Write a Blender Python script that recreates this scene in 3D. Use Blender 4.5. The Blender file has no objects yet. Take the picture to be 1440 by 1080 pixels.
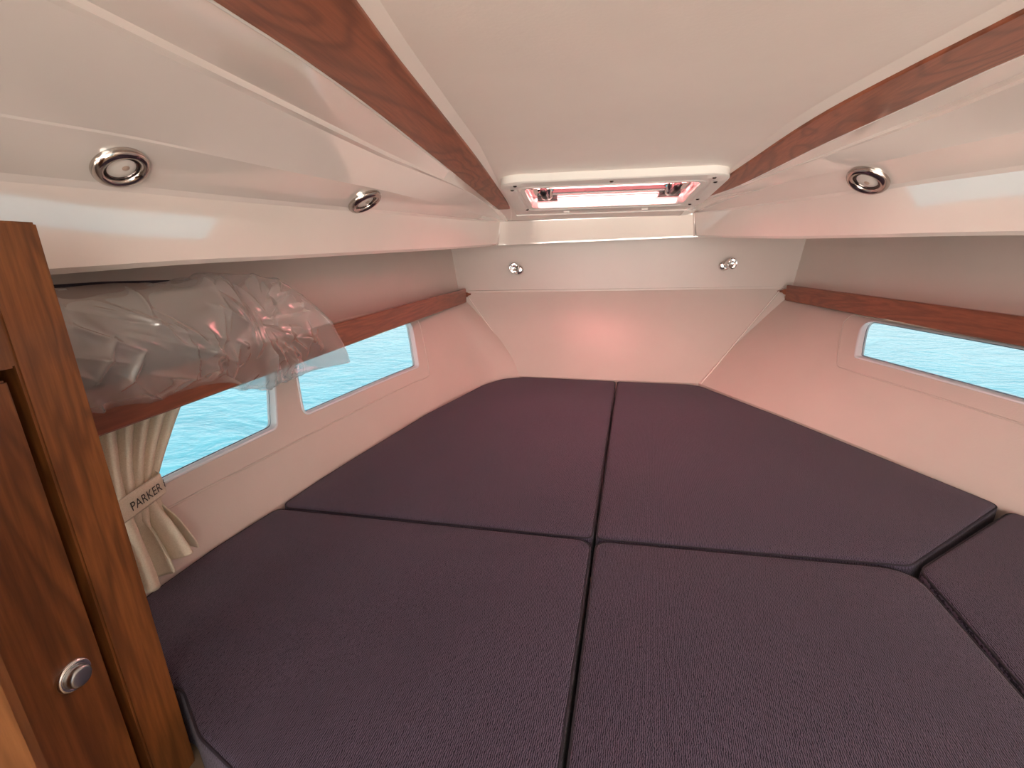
import bpy, bmesh, math, random
import numpy as np
from mathutils import Vector, Matrix, noise

SC = bpy.context.scene
COL = SC.collection
PI = math.pi

# ------------------------------------------------------------------ camera
CAM_POS = Vector((-0.169, 0.0, 0.60))
YAW, PITCH, ROLL, FPX = math.radians(8.866), math.radians(16.259), math.radians(-1.217), 636.34


def make_camera():
    fw = Vector((-math.sin(YAW) * math.cos(PITCH), math.cos(YAW) * math.cos(PITCH), -math.sin(PITCH)))
    rt = Vector((math.cos(YAW), math.sin(YAW), 0))
    up = rt.cross(fw)
    r2 = rt * math.cos(ROLL) + up * math.sin(ROLL)
    u2 = up * math.cos(ROLL) - rt * math.sin(ROLL)
    cd = bpy.data.cameras.new('camera')
    cd.sensor_fit = 'HORIZONTAL'
    cd.sensor_width = 36.0
    cd.lens = FPX / 1440 * 36
    cd.clip_start = 0.02
    cd.clip_end = 2000
    co = bpy.data.objects.new('camera', cd)
    COL.objects.link(co)
    m = Matrix((r2, u2, -fw)).transposed().to_4x4()
    m.translation = CAM_POS
    co.matrix_world = m
    SC.camera = co


make_camera()

# ------------------------------------------------------------------ light
SC.view_settings.view_transform = 'Standard'
SC.view_settings.look = 'None'
SC.view_settings.gamma = 1
SC.view_settings.use_curve_mapping = False
SC.view_settings.exposure = 0.12
try:
    SC.cycles.use_denoising = True
    SC.cycles.max_bounces = 14
    SC.cycles.diffuse_bounces = 8
    SC.cycles.transparent_max_bounces = 24
    SC.cycles.caustics_reflective = False
    SC.cycles.caustics_refractive = False
except Exception:
    pass

world = bpy.data.worlds.new('sky')
SC.world = world
world.use_nodes = True
wn = world.node_tree
wn.nodes['Background'].inputs[0].default_value = (1.0, 0.97, 0.93, 1)
wn.nodes['Background'].inputs[1].default_value = 1.3

sd = bpy.data.lights.new('sun_offscreen', 'SUN')
sd.energy = 74.0
sd.angle = math.radians(2.0)
sd.color = (1.0, 0.95, 0.87)
so = bpy.data.objects.new('sun_offscreen', sd)
COL.objects.link(so)
so.rotation_euler = Vector((0.12, -0.62, -1.0)).to_track_quat('-Z', 'Y').to_euler()

# daylight arriving from the wheelhouse through the companionway opening
ad_ = bpy.data.lights.new('wheelhouse_window_offscreen', 'AREA')
ad_.shape = 'RECTANGLE'
ad_.size = 2.6
ad_.size_y = 1.7
ad_.energy = 88.0
ad_.color = (1.0, 0.89, 0.81)
ao_ = bpy.data.objects.new('wheelhouse_window_offscreen', ad_)
COL.objects.link(ao_)
ao_.location = (0.0, -1.9, 0.32)
ao_.rotation_euler = (math.radians(90), 0, 0)


# ------------------------------------------------------------------ materials
def mat(name):
    m = bpy.data.materials.new(name)
    m.use_nodes = True
    nt = m.node_tree
    b = nt.nodes['Principled BSDF']
    return m, nt, b


def N(nt, t, **kw):
    n = nt.nodes.new(t)
    for k, v in kw.items():
        setattr(n, k, v)
    return n


def coords(nt, scale=(1, 1, 1), rot=(0, 0, 0)):
    tc = N(nt, 'ShaderNodeTexCoord')
    mp = N(nt, 'ShaderNodeMapping')
    mp.inputs['Scale'].default_value = scale
    mp.inputs['Rotation'].default_value = rot
    nt.links.new(tc.outputs['Object'], mp.inputs[0])
    return mp.outputs[0]


def ramp(nt, fac, stops):
    r = N(nt, 'ShaderNodeValToRGB')
    e = r.color_ramp.elements
    while len(e) < len(stops):
        e.new(0.5)
    for i, (p, c) in enumerate(stops):
        e[i].position = p
        e[i].color = (*c, 1)
    nt.links.new(fac, r.inputs[0])
    return r.outputs[0]


def noise_tex(nt, vec, scale, detail=3, rough=0.5, dist=0.0):
    n = N(nt, 'ShaderNodeTexNoise')
    n.inputs['Scale'].default_value = scale
    n.inputs['Detail'].default_value = detail
    n.inputs['Roughness'].default_value = rough
    n.inputs['Distortion'].default_value = dist
    nt.links.new(vec, n.inputs['Vector'])
    return n.outputs['Fac']


def bump(nt, b, height, strength, dist=0.002):
    bp = N(nt, 'ShaderNodeBump')
    bp.inputs['Strength'].default_value = strength
    bp.inputs['Distance'].default_value = dist
    nt.links.new(height, bp.inputs['Height'])
    nt.links.new(bp.outputs[0], b.inputs['Normal'])
    return bp


def simple(name, col, rough=0.5, metal=0.0, spec=0.5):
    m, nt, b = mat(name)
    b.inputs['Base Color'].default_value = (*col, 1)
    b.inputs['Roughness'].default_value = rough
    b.inputs['Metallic'].default_value = metal
    b.inputs['Specular IOR Level'].default_value = spec
    return m


def gelcoat(name, col, rough, bscale, bstr, mottle=0.04, spec=0.5):
    m, nt, b = mat(name)
    v = coords(nt)
    n = noise_tex(nt, v, 2.5, 5, 0.6)
    c = ramp(nt, n, [(0.3, tuple(x * (1 - mottle) for x in col)), (0.7, tuple(min(1, x * (1 + mottle)) for x in col))])
    nt.links.new(c, b.inputs['Base Color'])
    b.inputs['Roughness'].default_value = rough
    b.inputs['Specular IOR Level'].default_value = spec
    h = noise_tex(nt, v, bscale, 2, 0.5)
    bump(nt, b, h, bstr, 0.001)
    return m


M = {}
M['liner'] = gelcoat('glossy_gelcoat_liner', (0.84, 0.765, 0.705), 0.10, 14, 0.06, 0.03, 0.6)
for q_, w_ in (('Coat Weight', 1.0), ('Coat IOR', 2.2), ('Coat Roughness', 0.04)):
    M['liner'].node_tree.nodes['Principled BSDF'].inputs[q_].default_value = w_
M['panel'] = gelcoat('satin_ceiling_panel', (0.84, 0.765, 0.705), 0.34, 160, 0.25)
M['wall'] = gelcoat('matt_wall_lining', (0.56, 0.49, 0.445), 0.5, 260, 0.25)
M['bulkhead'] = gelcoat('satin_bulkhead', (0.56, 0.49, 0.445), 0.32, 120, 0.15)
M['white'] = simple('white_plastic', (0.82, 0.79, 0.74), 0.3)
M['chrome'] = simple('polished_chrome', (0.86, 0.84, 0.82), 0.07, 1.0)
M['ring_chrome'] = simple('warm_chrome', (0.52, 0.47, 0.43), 0.12, 1.0)
M['dark_chrome'] = simple('smoked_chrome', (0.16, 0.13, 0.12), 0.12, 1.0)
M['lens'] = simple('frosted_lens', (0.80, 0.74, 0.68), 0.25)
M['bulb'] = simple('bulb', (0.50, 0.36, 0.28), 0.4)
M['black'] = simple('black_plastic', (0.012, 0.011, 0.012), 0.35)
M['base'] = simple('berth_plywood', (0.34, 0.25, 0.17), 0.7)
M['gasket'] = simple('grey_rubber', (0.16, 0.20, 0.25), 0.35)
M['ink'] = simple('embroidered_ink', (0.03, 0.025, 0.025), 0.7)


def wood(name, light, dark, axis, rings=9.0, rough=0.28, stretch=0.10, cathedral=False):
    m, nt, b = mat(name)
    sc = [1, 1, 1]
    sc[axis] = stretch
    v = coords(nt, tuple(sc))
    n1 = noise_tex(nt, v, rings, 3, 0.55, 0.6)
    # growth rings: sine of noise
    mul = N(nt, 'ShaderNodeMath', operation='MULTIPLY')
    mul.inputs[1].default_value = 95.0 if cathedral else 55.0
    nt.links.new(n1, mul.inputs[0])
    sn = N(nt, 'ShaderNodeMath', operation='SINE')
    nt.links.new(mul.outputs[0], sn.inputs[0])
    half = N(nt, 'ShaderNodeMath', operation='MULTIPLY_ADD')
    half.inputs[1].default_value = 0.5
    half.inputs[2].default_value = 0.5
    nt.links.new(sn.outputs[0], half.inputs[0])
    pw = N(nt, 'ShaderNodeMath', operation='POWER')
    pw.inputs[1].default_value = 3.0 if cathedral else 1.4
    nt.links.new(half.outputs[0], pw.inputs[0])
    fs = [60, 60, 60]
    fs[axis] = 3
    vf = coords(nt, tuple(fs))
    nf = noise_tex(nt, vf, 3.0, 4, 0.65)
    mid = tuple((a + c) / 2 for a, c in zip(light, dark))
    c1 = ramp(nt, nf, [(0.3, mid), (0.62, light)])
    mix = N(nt, 'ShaderNodeMixRGB', blend_type='MIX')
    sc_ = N(nt, 'ShaderNodeMath', operation='MULTIPLY')
    sc_.inputs[1].default_value = 0.55 if cathedral else 0.5
    nt.links.new(pw.outputs[0], sc_.inputs[0])
    nt.links.new(sc_.outputs[0], mix.inputs[0])
    nt.links.new(c1, mix.inputs[1])
    mix.inputs[2].default_value = (*dark, 1)
    nt.links.new(mix.outputs[0], b.inputs['Base Color'])
    b.inputs['Roughness'].default_value = rough
    b.inputs['Coat Weight'].default_value = 0.15
    b.inputs['Coat Roughness'].default_value = 0.15
    bump(nt, b, nf, 0.12, 0.0006)
    return m


M['mahogany'] = wood('mahogany_strip', (0.36, 0.105, 0.046), (0.11, 0.030, 0.012), 1, 4.0, 0.42, 0.30, True)
M['rail_wood'] = wood('mahogany_rail', (0.27, 0.085, 0.042), (0.11, 0.033, 0.018), 1, 14.0, 0.3, 0.06)
M['locker_wood'] = wood('teak_locker', (0.25, 0.088, 0.024), (0.055, 0.016, 0.004), 2, 13.0, 0.38, 0.14)
M['locker_wood2'] = wood('teak_jamb', (0.30, 0.125, 0.045), (0.13, 0.05, 0.016), 2, 10.0, 0.35, 0.10)

# fabric
m, nt, b = mat('woven_navy_fabric')
v = coords(nt, (1, 1, 1), (0, 0, math.radians(8)))
wv = N(nt, 'ShaderNodeTexWave', wave_type='BANDS', bands_direction='X')
wv.inputs['Scale'].default_value = 120
wv.inputs['Distortion'].default_value = 5.0
wv.inputs['Detail'].default_value = 2
wv.inputs['Detail Scale'].default_value = 1.6
nt.links.new(v, wv.inputs['Vector'])
n2 = noise_tex(nt, v, 210, 3, 0.65, 1.2)
n3 = noise_tex(nt, v, 3, 3, 0.6)
ad = N(nt, 'ShaderNodeMath', operation='ADD')
nt.links.new(wv.outputs['Fac'], ad.inputs[0])
nt.links.new(n2, ad.inputs[1])
c = ramp(nt, ad.outputs[0], [(0.40, (0.010, 0.0070, 0.0165)), (0.78, (0.020, 0.0140, 0.031)), (0.92, (0.048, 0.034, 0.063)), (1.0, (0.11, 0.085, 0.132))])
hs = N(nt, 'ShaderNodeMixRGB', blend_type='MULTIPLY')
hs.inputs[0].default_value = 1
cc = ramp(nt, n3, [(0.3, (0.9, 0.9, 0.92)), (0.7, (1.0, 1.0, 1.0))])
nt.links.new(c, hs.inputs[1])
nt.links.new(cc, hs.inputs[2])
nt.links.new(hs.outputs[0], b.inputs['Base Color'])
b.inputs['Roughness'].default_value = 0.85
b.inputs['Sheen Weight'].default_value = 0.1
b.inputs['Sheen Roughness'].default_value = 0.5
b.inputs['Specular IOR Level'].default_value = 0.25
bump(nt, b, ad.outputs[0], 0.45, 0.0012)
M['fabric'] = m
M['piping'] = simple('navy_piping', (0.022, 0.016, 0.026), 0.8)

# curtain cloth
m, nt, b = mat('cream_curtain_cloth')
v = coords(nt)
n1 = noise_tex(nt, v, 500, 2)
c = ramp(nt, n1, [(0.3, (0.62, 0.55, 0.43)), (0.7, (0.72, 0.65, 0.53))])
nt.links.new(c, b.inputs['Base Color'])
b.inputs['Roughness'].default_value = 0.85
bump(nt, b, n1, 0.2, 0.0005)
M['curtain'] = m

def facing_gloss(nt, base, top):
    """grazing-angle gloss of a thin sheet, the same from both sides"""
    lw = N(nt, 'ShaderNodeLayerWeight')
    lw.inputs[0].default_value = 0.5
    pw_ = N(nt, 'ShaderNodeMath', operation='POWER')
    pw_.inputs[1].default_value = 4.0
    nt.links.new(lw.outputs['Facing'], pw_.inputs[0])
    ma = N(nt, 'ShaderNodeMath', operation='MULTIPLY_ADD')
    ma.inputs[1].default_value = top - base
    ma.inputs[2].default_value = base
    nt.links.new(pw_.outputs[0], ma.inputs[0])
    return ma.outputs[0]


# glass (thin)
def thin_glass(name, tint, gl=1.0):
    m = bpy.data.materials.new(name)
    m.use_nodes = True
    nt = m.node_tree
    nt.nodes.clear()
    o = N(nt, 'ShaderNodeOutputMaterial')
    tr = N(nt, 'ShaderNodeBsdfTransparent')
    tr.inputs[0].default_value = (*tint, 1)
    g = N(nt, 'ShaderNodeBsdfGlossy')
    g.inputs['Roughness'].default_value = 0.02
    f = facing_gloss(nt, 0.03, 0.5)
    mx = N(nt, 'ShaderNodeMixShader')
    nt.links.new(f, mx.inputs[0])
    nt.links.new(tr.outputs[0], mx.inputs[1])
    nt.links.new(g.outputs[0], mx.inputs[2])
    nt.links.new(mx.outputs[0], o.inputs[0])
    return m


M['glass'] = thin_glass('window_glass', (0.93, 0.97, 0.98))

# pink acrylic of the hatch : part clear, part scattering
m = bpy.data.materials.new('pink_acrylic')
m.use_nodes = True
nt = m.node_tree
nt.nodes.clear()
o = N(nt, 'ShaderNodeOutputMaterial')
tr = N(nt, 'ShaderNodeBsdfTransparent')
tr.inputs[0].default_value = (0.95, 0.62, 0.66, 1)
tl = N(nt, 'ShaderNodeBsdfTranslucent')
tl.inputs[0].default_value = (0.95, 0.50, 0.52, 1)
g = N(nt, 'ShaderNodeBsdfGlossy')
g.inputs['Roughness'].default_value = 0.05
mx = N(nt, 'ShaderNodeMixShader')
mx.inputs[0].default_value = 0.97
mx2 = N(nt, 'ShaderNodeMixShader')
mx2.inputs[0].default_value = 0.06
nt.links.new(tr.outputs[0], mx.inputs[1])
nt.links.new(tl.outputs[0], mx.inputs[2])
nt.links.new(mx.outputs[0], mx2.inputs[1])
nt.links.new(g.outputs[0], mx2.inputs[2])
nt.links.new(mx2.outputs[0], o.inputs[0])
M['acrylic'] = m

# polythene film
m = bpy.data.materials.new('clear_polythene')
m.use_nodes = True
nt = m.node_tree
nt.nodes.clear()
o = N(nt, 'ShaderNodeOutputMaterial')
tr = N(nt, 'ShaderNodeBsdfTransparent')
tr.inputs[0].default_value = (0.97, 0.97, 0.97, 1)
df = N(nt, 'ShaderNodeBsdfDiffuse')
df.inputs[0].default_value = (0.93, 0.92, 0.90, 1)
tl = N(nt, 'ShaderNodeBsdfTranslucent')
tl.inputs[0].default_value = (0.85, 0.85, 0.84, 1)
gl = N(nt, 'ShaderNodeBsdfGlossy')
gl.inputs['Roughness'].default_value = 0.16
gl.inputs[0].default_value = (1, 1, 1, 1)
m1 = N(nt, 'ShaderNodeMixShader')
m1.inputs[0].default_value = 0.5
nt.links.new(df.outputs[0], m1.inputs[1])
nt.links.new(tl.outputs[0], m1.inputs[2])
m2 = N(nt, 'ShaderNodeMixShader')
m2.inputs[0].default_value = 0.32
nt.links.new(tr.outputs[0], m2.inputs[1])
nt.links.new(m1.outputs[0], m2.inputs[2])
fr = facing_gloss(nt, 0.10, 0.7)
m3 = N(nt, 'ShaderNodeMixShader')
nt.links.new(fr, m3.inputs[0])
nt.links.new(m2.outputs[0], m3.inputs[1])
nt.links.new(gl.outputs[0], m3.inputs[2])
nt.links.new(m3.outputs[0], o.inputs[0])
M['film'] = m
M['pillow'] = simple('taupe_pillow_cover', (0.19, 0.155, 0.14), 0.8)

# sea water
m, nt, b = mat('turquoise_sea_water')
v = coords(nt, (0.55, 1.0, 1.0), (0, 0, math.radians(-35)))
n1 = noise_tex(nt, v, 2.6, 4, 0.55, 1.2)
n2 = noise_tex(nt, v, 9.0, 3, 0.5, 0.8)
ad = N(nt, 'ShaderNodeMath', operation='MULTIPLY_ADD')
ad.inputs[1].default_value = 0.35
nt.links.new(n2, ad.inputs[0])
nt.links.new(n1, ad.inputs[2])
c = ramp(nt, ad.outputs[0], [(0.40, (0.0034, 0.026, 0.037)), (0.85, (0.0056, 0.034, 0.046))])
nt.links.new(c, b.inputs['Base Color'])
b.inputs['Roughness'].default_value = 0.1
b.inputs['Specular IOR Level'].default_value = 0.4
bump(nt, b, ad.outputs[0], 0.5, 0.08)
M['water'] = m


# ------------------------------------------------------------------ helpers
def link(name, me, material=None, parent=None, smooth=False, angle=None):
    o = bpy.data.objects.new(name, me)
    COL.objects.link(o)
    if material is not None:
        me.materials.clear()
        me.materials.append(material)
    if parent is not None:
        o.parent = parent
    if smooth:
        for p in me.polygons:
            p.use_smooth = True
        if angle:
            try:
                me.set_sharp_from_angle(angle=math.radians(angle))
            except Exception:
                pass
    return o


def pyd(name, vs, fs, material=None, parent=None, smooth=False, angle=None):
    me = bpy.data.meshes.new(name)
    me.from_pydata([tuple(q) for q in vs], [], fs)
    bm = bmesh.new()
    bm.from_mesh(me)
    bmesh.ops.recalc_face_normals(bm, faces=bm.faces)
    bm.to_mesh(me)
    bm.free()
    me.update()
    return link(name, me, material, parent, smooth, angle)


def tag(o, label=None, cat=None, group=None, kind=None):
    if label:
        o['label'] = label
    if cat:
        o['category'] = cat
    if group:
        o['group'] = group
    if kind:
        o['kind'] = kind
    return o


def empty(name, loc, label, cat, group=None):
    o = bpy.data.objects.new(name, None)
    COL.objects.link(o)
    o.location = loc
    o.empty_display_size = 0.05
    return tag(o, label, cat, group)


def lin(pts):
    """piecewise function through (y, value) points"""
    pts = sorted(pts)

    def f(y):
        if y <= pts[0][0]:
            return pts[0][1]
        for (a, va), (b_, vb) in zip(pts, pts[1:]):
            if y <= b_:
                t = (y - a) / (b_ - a)
                return va + (vb - va) * t
        return pts[-1][1]
    return f


def smo(pts):
    """smooth (monotone cubic-ish) function through (y, value) points"""
    pts = sorted(pts)
    n = len(pts)
    d = [(pts[i + 1][1] - pts[i][1]) / (pts[i + 1][0] - pts[i][0]) for i in range(n - 1)]
    mtan = [d[0]] + [(d[i - 1] + d[i]) / 2 if d[i - 1] * d[i] > 0 else 0 for i in range(1, n - 1)] + [d[-1]]

    def f(y):
        if y <= pts[0][0]:
            return pts[0][1]
        if y >= pts[-1][0]:
            return pts[-1][1]
        for i in range(n - 1):
            a, va = pts[i]
            b_, vb = pts[i + 1]
            if y <= b_:
                h = b_ - a
                t = (y - a) / h
                return ((2 * t ** 3 - 3 * t * t + 1) * va + (t ** 3 - 2 * t * t + t) * h * mtan[i]
                        + (-2 * t ** 3 + 3 * t * t) * vb + (t ** 3 - t * t) * h * mtan[i + 1])
    return f


def curve3(pts):
    fx = smo([(p[1], p[0]) for p in pts])
    fz = smo([(p[1], p[2]) for p in pts])
    return lambda y: Vector((fx(y), y, fz(y)))


def loft(curves, ys):
    vs, fs = [], []
    n = len(curves)
    for y in ys:
        for cfn in curves:
            vs.append(cfn(y))
    for i in range(len(ys) - 1):
        for j in range(n - 1):
            a = i * n + j
            fs.append((a, a + 1, a + n + 1, a + n))
    return vs, fs


def tube(pts, r, seg=8, closed=False):
    vs, fs = [], []
    n = len(pts)
    prev = None
    for i, p in enumerate(pts):
        if closed:
            t = pts[(i + 1) % n] - pts[i - 1]
        else:
            t = pts[min(i + 1, n - 1)] - pts[max(i - 1, 0)]
        t.normalize()
        ref = prev if prev is not None else (Vector((0, 0, 1)) if abs(t.z) < 0.9 else Vector((1, 0, 0)))
        u = ref - t * ref.dot(t)
        u.normalize()
        prev = u
        w = t.cross(u)
        for k in range(seg):
            a = 2 * PI * k / seg
            vs.append(p + (u * math.cos(a) + w * math.sin(a)) * r)
    m_ = n if closed else n - 1
    for i in range(m_):
        for k in range(seg):
            a = i * seg + k
            b_ = i * seg + (k + 1) % seg
            c_ = ((i + 1) % n) * seg + (k + 1) % seg
            d_ = ((i + 1) % n) * seg + k
            fs.append((a, b_, c_, d_))
    if not closed:
        fs.append(tuple(range(seg))[::-1])
        fs.append(tuple((n - 1) * seg + k for k in range(seg)))
    return vs, fs


def join(*parts):
    vs, fs = [], []
    for v_, f_ in parts:
        o_ = len(vs)
        vs += list(v_)
        fs += [tuple(i + o_ for i in f) for f in f_]
    return vs, fs


def box(x0, x1, y0, y1, z0, z1):
    vs = [Vector((x, y, z)) for z in (z0, z1) for y in (y0, y1) for x in (x0, x1)]
    return vs, [(0, 2, 3, 1), (4, 5, 7, 6), (0, 1, 5, 4), (2, 6, 7, 3), (0, 4, 6, 2), (1, 3, 7, 5)]


def lathe(profile, seg=40):
    """profile of (r, h) about local z"""
    vs, fs = [], []
    n = len(profile)
    for k in range(seg):
        a = 2 * PI * k / seg
        for r, h in profile:
            vs.append(Vector((r * math.cos(a), r * math.sin(a), h)))
    for k in range(seg):
        for j in range(n - 1):
            a = k * n + j
            b_ = ((k + 1) % seg) * n + j
            fs.append((a, a + 1, b_ + 1, b_))
    return vs, fs


def xf(vf, mtx):
    return [mtx @ q for q in vf[0]], vf[1]


def frame_mtx(origin, normal, ref=Vector((0, 1, 0))):
    z = Vector(normal).normalized()
    x = (ref - z * ref.dot(z)).normalized()
    y = z.cross(x)
    m_ = Matrix((x, y, z)).transposed().to_4x4()
    m_.translation = Vector(origin)
    return m_


def rounded(pts, r, seg=6):
    """round the corners of a closed 2-D polygon; r: number or list"""
    out = []
    n = len(pts)
    for i in range(n):
        p = Vector(pts[i])
        a = Vector(pts[i - 1])
        c_ = Vector(pts[(i + 1) % n])
        rr = r[i] if isinstance(r, (list, tuple)) else r
        u = (a - p)
        w = (c_ - p)
        lu, lw = u.length, w.length
        u.normalize()
        w.normalize()
        ang = math.acos(max(-1, min(1, u.dot(w))))
        if rr <= 0 or ang > math.radians(176):
            out.append(p)
            continue
        d = min(rr / math.tan(ang / 2), lu * 0.45, lw * 0.45)
        s, e = p + u * d, p + w * d
        for k in range(seg + 1):
            t = k / seg
            out.append(s * (1 - t) ** 2 + p * 2 * t * (1 - t) + e * t * t)
    return out


def evaluated_mesh(o):
    dg = bpy.context.evaluated_depsgraph_get()
    dg.update()
    return bpy.data.meshes.new_from_object(o.evaluated_get(dg))


def cut(o, cutters):
    """apply solidify + boolean differences, then drop the cutters"""
    for c_ in cutters:
        mod = o.modifiers.new('cut', 'BOOLEAN')
        mod.operation = 'DIFFERENCE'
        mod.solver = 'EXACT'
        mod.object = c_
    me = evaluated_mesh(o)
    old = o.data
    o.modifiers.clear()
    o.data = me
    bpy.data.meshes.remove(old)
    for c_ in cutters:
        d = c_.data
        bpy.data.objects.remove(c_)
        bpy.data.meshes.remove(d)
    return o


def thick_sheet(vs, fs, ncol, nrow, offset):
    """grid nrow x ncol given an opposite skin shifted by offset(v) -> closed solid"""
    n = len(vs)
    vs2 = [v_ + offset(v_) for v_ in vs]
    allv = list(vs) + vs2
    allf = list(fs) + [tuple(reversed([i + n for i in f])) for f in fs]
    ring = [j for j in range(ncol)] + [i * ncol + ncol - 1 for i in range(1, nrow)] + \
           [(nrow - 1) * ncol + j for j in range(ncol - 2, -1, -1)] + [i * ncol for i in range(nrow - 2, 0, -1)]
    for k in range(len(ring)):
        a, b_ = ring[k], ring[(k + 1) % len(ring)]
        allf.append((b_, a, a + n, b_ + n))
    return allv, allf


def frange(a, b_, n):
    return [a + (b_ - a) * i / (n - 1) for i in range(n)]


# ------------------------------------------------------------------ the sea outside
sea = pyd('sea', [(-150, -150, -0.75), (150, -150, -0.75), (150, 150, -0.75), (-150, 150, -0.75)], [(0, 1, 2, 3)], M['water'])
tag(sea, 'turquoise rippled sea water seen through the cabin windows', 'sea', kind='stuff')

# ------------------------------------------------------------------ hull sides
LB = smo([(-.7, -1.0), (.3, -.985), (.6, -.968), (.738, -.950), (.903, -.918), (1.208, -.862), (1.61, -.770), (2.02, -.628), (2.13, -.553), (2.19, -.45), (2.4, -.30)])
LT = smo([(-.7, -1.03), (.3, -1.02), (.6, -1.01), (.9, -.985), (1.2, -.95), (1.6, -.90), (2.0, -.835), (2.35, -.765), (2.4, -.755)])
RB = smo([(2.4, .24), (2.10, .382), (1.695, .575), (1.352, .73), (1.105, .832), (.9, .90), (.6, .955), (.3, .985), (-.7, 1.0)])
RT = smo([(2.4, .758), (2.35, .77), (2.0, .85), (1.6, .92), (1.28, .97), (.9, 1.0), (.3, 1.03), (-.7, 1.04)])


def wl(y, z):
    s = LB(y) + (LT(y) - LB(y)) * max(0, min(z, .36)) / .36
    return s - .045 * max(0, min(1, (z - .375) / .02)) - max(0, z - .395) * .13


def wr(y, z):
    s = RB(y) + (RT(y) - RB(y)) * max(0, min(z, .36)) / .36
    return s + .045 * max(0, min(1, (z - .375) / .02)) + max(0, z - .395) * .13


def prism(outline, x0, x1, name='cutter'):
    """outline in (y, z) extruded along x"""
    n = len(outline)
    vs = [Vector((x0, p[0], p[1])) for p in outline] + [Vector((x1, p[0], p[1])) for p in outline]
    fs = [tuple(range(n)), tuple(range(2 * n - 1, n - 1, -1))] + [(i, i + n, (i + 1) % n + n, (i + 1) % n) for i in range(n)]
    return pyd(name, vs, fs)


WINS_L = [[(.50, .175), (.985, .178), (1.045, .335), (.50, .335)],
          [(1.082, .176), (1.690, .166), (1.778, .335), (1.120, .335)]]
WINS_R = [[(.72, .218), (1.700, .226), (1.832, .336), (.72, .336)]]


def hull_wall(name, fn, wins, sgn, label_parent=None):
    ys = frange(-.7, 2.4, 84)
    zs = frange(-.2, .0, 4)[:-1] + frange(.0, .36, 16) + [.375, .385, .395] + frange(.43, .80, 10)
    vs = [Vector((fn(y, z), y, z)) for y in ys for z in zs]
    nc = len(zs)
    fs = [(i * nc + j, i * nc + j + 1, (i + 1) * nc + j + 1, (i + 1) * nc + j) for i in range(len(ys) - 1) for j in range(nc - 1)]
    vs, fs = thick_sheet(vs, fs, nc, len(ys), lambda v_: Vector((sgn * .022, 0, 0)))
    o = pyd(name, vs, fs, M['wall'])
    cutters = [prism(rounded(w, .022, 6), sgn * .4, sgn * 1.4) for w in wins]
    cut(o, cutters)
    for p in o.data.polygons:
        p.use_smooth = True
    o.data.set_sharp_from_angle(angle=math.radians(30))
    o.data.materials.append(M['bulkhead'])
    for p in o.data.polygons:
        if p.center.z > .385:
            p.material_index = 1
    tag(o, kind='structure')
    return o


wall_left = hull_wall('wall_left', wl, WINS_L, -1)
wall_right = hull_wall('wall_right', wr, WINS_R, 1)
wall_left['label'] = 'port hull side lining with two long windows, beige and matt'
wall_right['label'] = 'starboard hull side lining with one long window, beige and matt'


def densify(pts, step=.02):
    out = []
    n = len(pts)
    for i in range(n):
        a, b_ = Vector(pts[i]), Vector(pts[(i + 1) % n])
        k = max(1, int((b_ - a).length / step))
        for j in range(k):
            out.append(a + (b_ - a) * j / k)
    return out


def inset(pts, d):
    c_ = sum((Vector(p) for p in pts), Vector((0, 0))) / len(pts)
    n = len(pts)
    out = []
    for i in range(n):
        p = Vector(pts[i])
        t = (Vector(pts[(i + 1) % n]) - Vector(pts[i - 1])).normalized()
        nn = Vector((t.y, -t.x))
        if nn.dot(c_ - p) < 0 and False:
            nn = -nn
        out.append(p - nn * d)
    return out


def window(name, fn, outl, sgn, label):
    rim = rounded(outl, .022, 6)
    rim = densify(rim, .03)
    # orientation so that inset goes inwards
    area = sum(rim[i - 1].x * rim[i].y - rim[i].x * rim[i - 1].y for i in range(len(rim)))
    if area < 0:
        rim = rim[::-1]
    root = bpy.data.objects.new(name, None)
    COL.objects.link(root)
    tag(root, label, None, None, 'structure')
    root.location = (fn(rim[0].x, rim[0].y), rim[0].x, rim[0].y)
    inv = Matrix.Translation(-root.location)
    def ring(d, off):
        return [Vector((fn(p.x, p.y) + sgn * off, p.x, p.y)) for p in inset(rim, d)]
    loops = [ring(-.0045, -.0003), ring(-.003, -.0025), ring(-.0005, -.003), ring(.0015, -.002), ring(.002, .022)]
    vs = [inv @ q for lp in loops for q in lp]
    n = len(rim)
    fs = [(k * n + i, k * n + (i + 1) % n, (k + 1) * n + (i + 1) % n, (k + 1) * n + i) for k in range(len(loops) - 1) for i in range(n)]
    pyd('window_frame', vs, fs, M['frame_grey'], root, True, 50)
    lp = ring(.003, .013)
    lp2 = ring(.006, .012)
    vs = [inv @ q for q in lp + lp2]
    pyd('gasket', vs, [(i, (i + 1) % n, n + (i + 1) % n, n + i) for i in range(n)], M['gasket'], root)
    gl = [inv @ q for q in ring(.002, .016)]
    pyd('pane', gl, [tuple(range(n))], M['glass'], root)
    return root


M['frame_grey'] = simple('grey_window_trim', (0.66, 0.70, 0.74), 0.25)
window('window_1', wl, WINS_L[0], -1, 'aft port window partly covered by the cream curtain')
window('window_2', wl, WINS_L[1], -1, 'forward port window below the wooden shelf rail')
window('window_3', wr, WINS_R[0], 1, 'starboard window below the wooden shelf rail')


# moulded ridge round the windows
def ridge(fn, outl, sgn, parent, name='moulded_ridge'):
    loop = densify(rounded(outl, .045, 8), .03)
    pts = [Vector((fn(p.x, p.y) - sgn * .0, p.x, p.y)) for p in loop]
    vs, fs = tube(pts, .0028, 8, True)
    return pyd(name, vs, fs, M['wall'], parent, True)


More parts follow.
